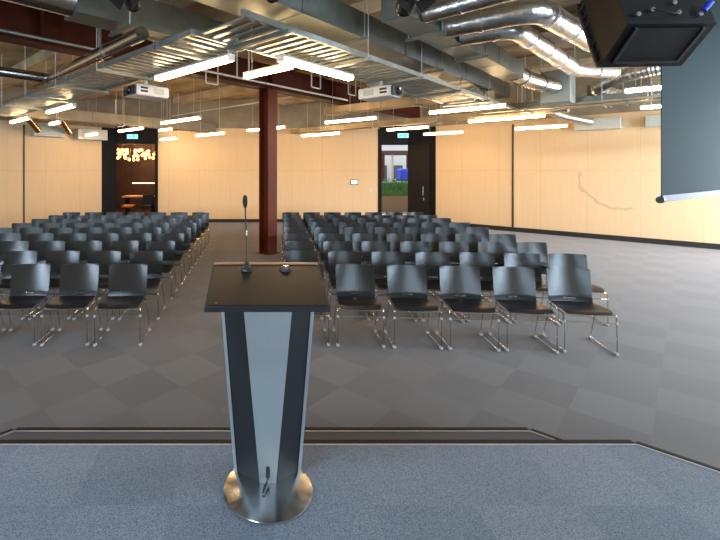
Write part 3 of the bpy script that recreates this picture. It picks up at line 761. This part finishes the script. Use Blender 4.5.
MB().box(-.12,.12,-.034,-.03,.03,.17).build('display', mat('panel_display', (.75,.78,.8), .3, emit=(.8,.9,1), estr=.5), pn)
sw = thing('wall_switch', 'small white switch plate left of the right doorway', 'switch', ((371-CX)/F*YB, YB, 1.12))
MB().bbox(-.04,.04,-.012,-.001,0,.14,.004).build('plate', M['white'], sw)
MB().box(-.015,.015,-.018,-.012,.04,.10).build('rocker', M['white'], sw)
# black open door leaf in the right doorway
dr = thing('door_1', '-', 'door', (XR+.02, YB-.06, 0), -A45); dr['kind'] = 'structure'
del dr['label']; del dr['category']
MB().box(.0, .80, -.05, -.012, .01, 2.88).build('door_leaf', mat('dark_brown_door', (.010,.008,.007), .5, spec=.2), dr)
MB().tube([(.58,-.055,1.05),(.58,-.095,1.05),(.58,-.095,1.35),(.58,-.055,1.35)], .014, 8).build('door_handle', M['chrome'], dr)
MB().bbox(.56,.62,-.065,-.05,.85,.95,.004).build('lock_plate', M['chrome'], dr)

# ---------------------------------------------------------------- room behind the left doorway
lx0, lx1, ly1 = -9.2, -3.6, 21.5
struct('floor_lounge', MB().box(lx0, lx1+.6, 16.36, ly1, -.2, 0), mat('lounge_floor', (.06,.03,.02), .4))
struct('wall_lounge', MB().box(lx0, lx1+.6, ly1, ly1+.1, 0, 3.4).box(lx1+.5, lx1+.6, 16.36, ly1, 0, 3.4).box(lx0-.1, lx0, 16.36, ly1, 0, 3.4), mat('lounge_wall', (.03,.014,.010), .5, noise=.4, nscale=3))
struct('ceiling_lounge', MB().box(lx0, lx1+.6, 16.36, ly1, 3.4, 3.5), mat('lounge_ceiling', (.25,.12,.05), .6, noise=.3, nscale=3))
bulb = mat('amber_bulb', (1,.6,.2), .4, emit=(1,.40,.09), estr=4.5)
ch = thing('bulb_chandelier', 'cluster of glowing amber bulbs seen through the left doorway', 'chandelier', (-5.45, 18.9, 2.45))
MB().tube([(-.9,0,.75),(.9,0,.75)], .02, 8).build('ceiling_bar', M['blackm'], ch)
for i in range(46):
    bx = -.84 + 1.75*((i*0.618) % 1); byy = random.uniform(-.6,.6); bz_ = random.uniform(-.05,.42)
    st = MB().tube([(bx,byy,bz_+.04),(bx,byy*.2,.75)], .006, 6).build('pendant_cord', M['blackm'], ch)
    MB().lathe([(.008,-.06),(.045,-.04),(.06,0),(.045,.042),(.016,.06)], (bx,byy,bz_), 12).build('bulb', bulb, st)
tb = thing('bar_table', 'pale lounge table behind the left doorway', 'table', (-5.0, 18.6, 0))
MB().bbox(-.75,.55,-.35,.35,.80,.86,.01).build('table_top', mat('pale_table_top', (.55,.42,.34), .4), tb)
for x in (-.65,.45): MB().box(x-.03,x+.03,-.3,.3,0,.80).build('leg', M['blackm'], tb)
for (x, y, lab, c) in ((-4.6,17.9,'black lounge chair in front of the pale table',(.01,.01,.01)), (-3.95,18.6,'orange-red lounge chair right of the pale table',(.35,.07,.02)), (-5.35,17.9,'orange lounge stool in the left doorway',(.5,.17,.04))):
    s_ = thing('lounge_chair', lab, 'chair', (x, y, 0), 0, 'lounge chairs'); mm = mat('lounge_fabric', c, .8)
    MB().bbox(-.24,.24,-.24,.24,.42,.52,.03).build('seat', mm, s_)
    if 'stool' not in lab: MB().bbox(-.24,.24,.19,.26,.52,.95,.03).build('backrest', mm, s_)
    for a in (-.2,.2):
        for c_ in (-.2,.2): MB().tube([(a*.9,c_*.9,.43),(a,c_,0)], .012, 6).build('leg', M['blackm'], s_)
one('shelf_light', MB().box(-.65,.45,0,.04,0,.03), mat('lit_shelf_edge', (.9,.8,.6), .5, emit=(1,.7,.45), estr=3), 'thin lit shelf edge on the dark lounge wall', 'shelf light', (-5.6, ly1-.05, 1.30))
# ---------------------------------------------------------------- outside the right doorway
struct('floor_terrace', MB().box(2.0, 16, 16.36, 30, -.2, -.005), mat('terrace_paving', (.38,.29,.21), .7, noise=.15, nscale=3))
pl = thing('hedge_planter', 'raised timber planter with a clipped green hedge outside the right doorway', 'planter', (6.9, 20.6, 0))
MB().box(-1.9,2.3,-.35,.6,0,.75).build('planter_box', mat('planter_timber', (.22,.15,.09), .7, noise=.2), pl)
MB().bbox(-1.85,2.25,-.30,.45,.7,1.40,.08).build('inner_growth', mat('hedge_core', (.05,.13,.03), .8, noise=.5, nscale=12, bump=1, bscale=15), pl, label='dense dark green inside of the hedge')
hb = MB()
for i in range(2600):
    x, y, z = random.uniform(-1.85,2.25), random.uniform(-.36,.5), .75 + random.random()**.8*(.72+.12*math.sin(i))
    a, b_ = random.uniform(0,6.28), random.uniform(-1,1); s_ = random.uniform(.03,.06)
    dx = Vector((math.cos(a), math.sin(a), b_)).normalized()*s_; dy = dx.cross(Vector((random.random(),random.random(),1))).normalized()*s_*.6
    c_ = Vector((x,y,z)); hb.add([c_-dx, c_+dy, c_+dx, c_-dy], [(0,1,2,3)])
hb.build('foliage', mat('hedge_leaves', (.10,.22,.05), .6, noise=.5, nscale=9), pl)
bc = thing('covered_cart', 'bright blue covered cart beyond the hedge', 'cart', (8.2, 24.0, 0))
MB().bbox(-.42,.42,-.4,.4,1.35,2.05,.12).build('blue_cover', mat('blue_cover', (.03,.06,.55), .6), bc)
MB().box(-.4,.4,-.35,.35,.35,1.35).build('cart_body', M['white'], bc)
for a in (-.4,.4): MB().lathe([(.17,-.03),(.17,.03)], (a,-.37,.17), 16, Matrix.Rotation(math.pi/2,3,'X')).build('wheel', M['blackm'], bc)
one('red_post', MB().tube([(0,0,0),(0,0,2.9)], .10, 12), M['red'], 'dark red post left behind the hedge outside', 'post', (6.65, 23.0, 0), 0, None)
one('red_post', MB().tube([(0,0,0),(0,0,2.9)], .12, 12), M['red'], 'dark red post right of the blue cart outside', 'post', (8.6, 24.7, 0), 0, None)
cn = thing('terrace_canopy', 'dark canopy roof on a pale post over the terrace outside', 'canopy', (8.0, 26.0, 0))
MB().box(-3,3,-1,1,2.9,3.1).build('canopy_roof', mat('canopy_brown', (.10,.055,.04), .7), cn)
MB().tube([(-.15,-.8,0),(-.15,-.8,2.9)], .06, 10).build('canopy_post', mat('cream_post', (.6,.5,.4), .6), cn)
bd = thing('white_building', 'white building with dark windows far beyond the terrace', 'building', (9.5, 29.0, 0))
MB().box(-5,5,0,.6,0,5.2).build('facade', mat('white_render', (.75,.74,.72), .8), bd)
for i in range(9): MB().box(-4.6+i*1.05,-4.0+i*1.05,-.03,0,.9,2.3).build('window', mat('dark_glazing', (.08,.09,.10), .2), bd)

# ---------------------------------------------------------------- light
def area(name, loc, rot, sx, sy, p, col):
    l = bpy.data.lights.new(name, 'AREA'); l.shape = 'RECTANGLE'; l.size = sx; l.size_y = sy; l.energy = p; l.color = col
    o = bpy.data.objects.new(name, l); C.objects.link(o); o.location = loc; o.rotation_euler = rot; return o
DAY = (.60,.80,1.0)
# daylight standing in the window openings behind the stage and along the side walls
for a, b_, p in ((-12.1, -9.4, 430), (1.9, 3.3, 80), (7.8, 10.6, 360)):
    area('rear_window_daylight', ((a+b_)/2, -4.1, 2.0), (math.radians(90), 0, 0), b_-a, 1.8, p, DAY)
area('side_window_daylight', (ex+.1, -.1, 1.9), (math.radians(90), 0, math.radians(90)), 5.4, 3.1, 140, (.78,.88,1.0))
area('side_window_daylight', (ex+.1, 8.27, 1.9), (math.radians(90), 0, math.radians(90)), 1.55, 3.1, 420, (.85,.90,1.0))
# added cool fill for stage, chairs and right floor, unseen overhead, pointing straight down
for x, y, p in ((-6.3, .8, 190), (-1.9, .3, 135), (6.5, .8, 110), (9.2, 3.6, 560)):
    area('added_cool_fill', (x, y, 4.5), (0, 0, 0), 1.1, 1.1, p, (.62,.80,1.0))
pt = bpy.data.lights.new('chandelier_glow', 'POINT'); pt.energy = 220; pt.color = (1,.5,.2); pt.shadow_soft_size = .3
po = bpy.data.objects.new('chandelier_glow', pt); C.objects.link(po); po.location = (-5.4, 18.7, 2.75)
area('left_window_daylight', (wx-.1, .1, 1.9), (math.radians(90), 0, math.radians(-90)), 6, 3.1, 70, DAY)
sun = bpy.data.lights.new('sun', 'SUN'); sun.energy = 2.2; sun.angle = .05; so_ = bpy.data.objects.new('sun', sun); C.objects.link(so_)
so_.rotation_euler = (math.radians(-38), 0, math.radians(20)); so_.location = (0, 30, 20)

w = bpy.data.worlds.new('world'); bpy.context.scene.world = w; w.use_nodes = True
bgn = w.node_tree.nodes['Background']; bgn.inputs[0].default_value = (.80,.90,1,1); bgn.inputs[1].default_value = 1.0

# ---------------------------------------------------------------- camera
cam = bpy.data.cameras.new('camera'); co = bpy.data.objects.new('camera', cam); C.objects.link(co)
co.location = (0, 0, EYE); co.rotation_euler = (math.pi/2, 0, 0)
cam.sensor_width = 36; cam.lens = F/720*36; cam.shift_x = (360-CX)/720; cam.shift_y = -(270-HY)/720; cam.clip_start = .05
sc = bpy.context.scene; sc.camera = co
sc.view_settings.view_transform = 'Standard'; sc.view_settings.look = 'None'; sc.view_settings.gamma = 1
sc.view_settings.use_curve_mapping = False; sc.view_settings.exposure = 0.8
sc.cycles.use_denoising = True; sc.cycles.max_bounces = 8; sc.cycles.diffuse_bounces = 4; sc.cycles.glossy_bounces = 4
sc.cycles.sample_clamp_indirect = 6; sc.cycles.caustics_reflective = False; sc.cycles.caustics_refractive = False
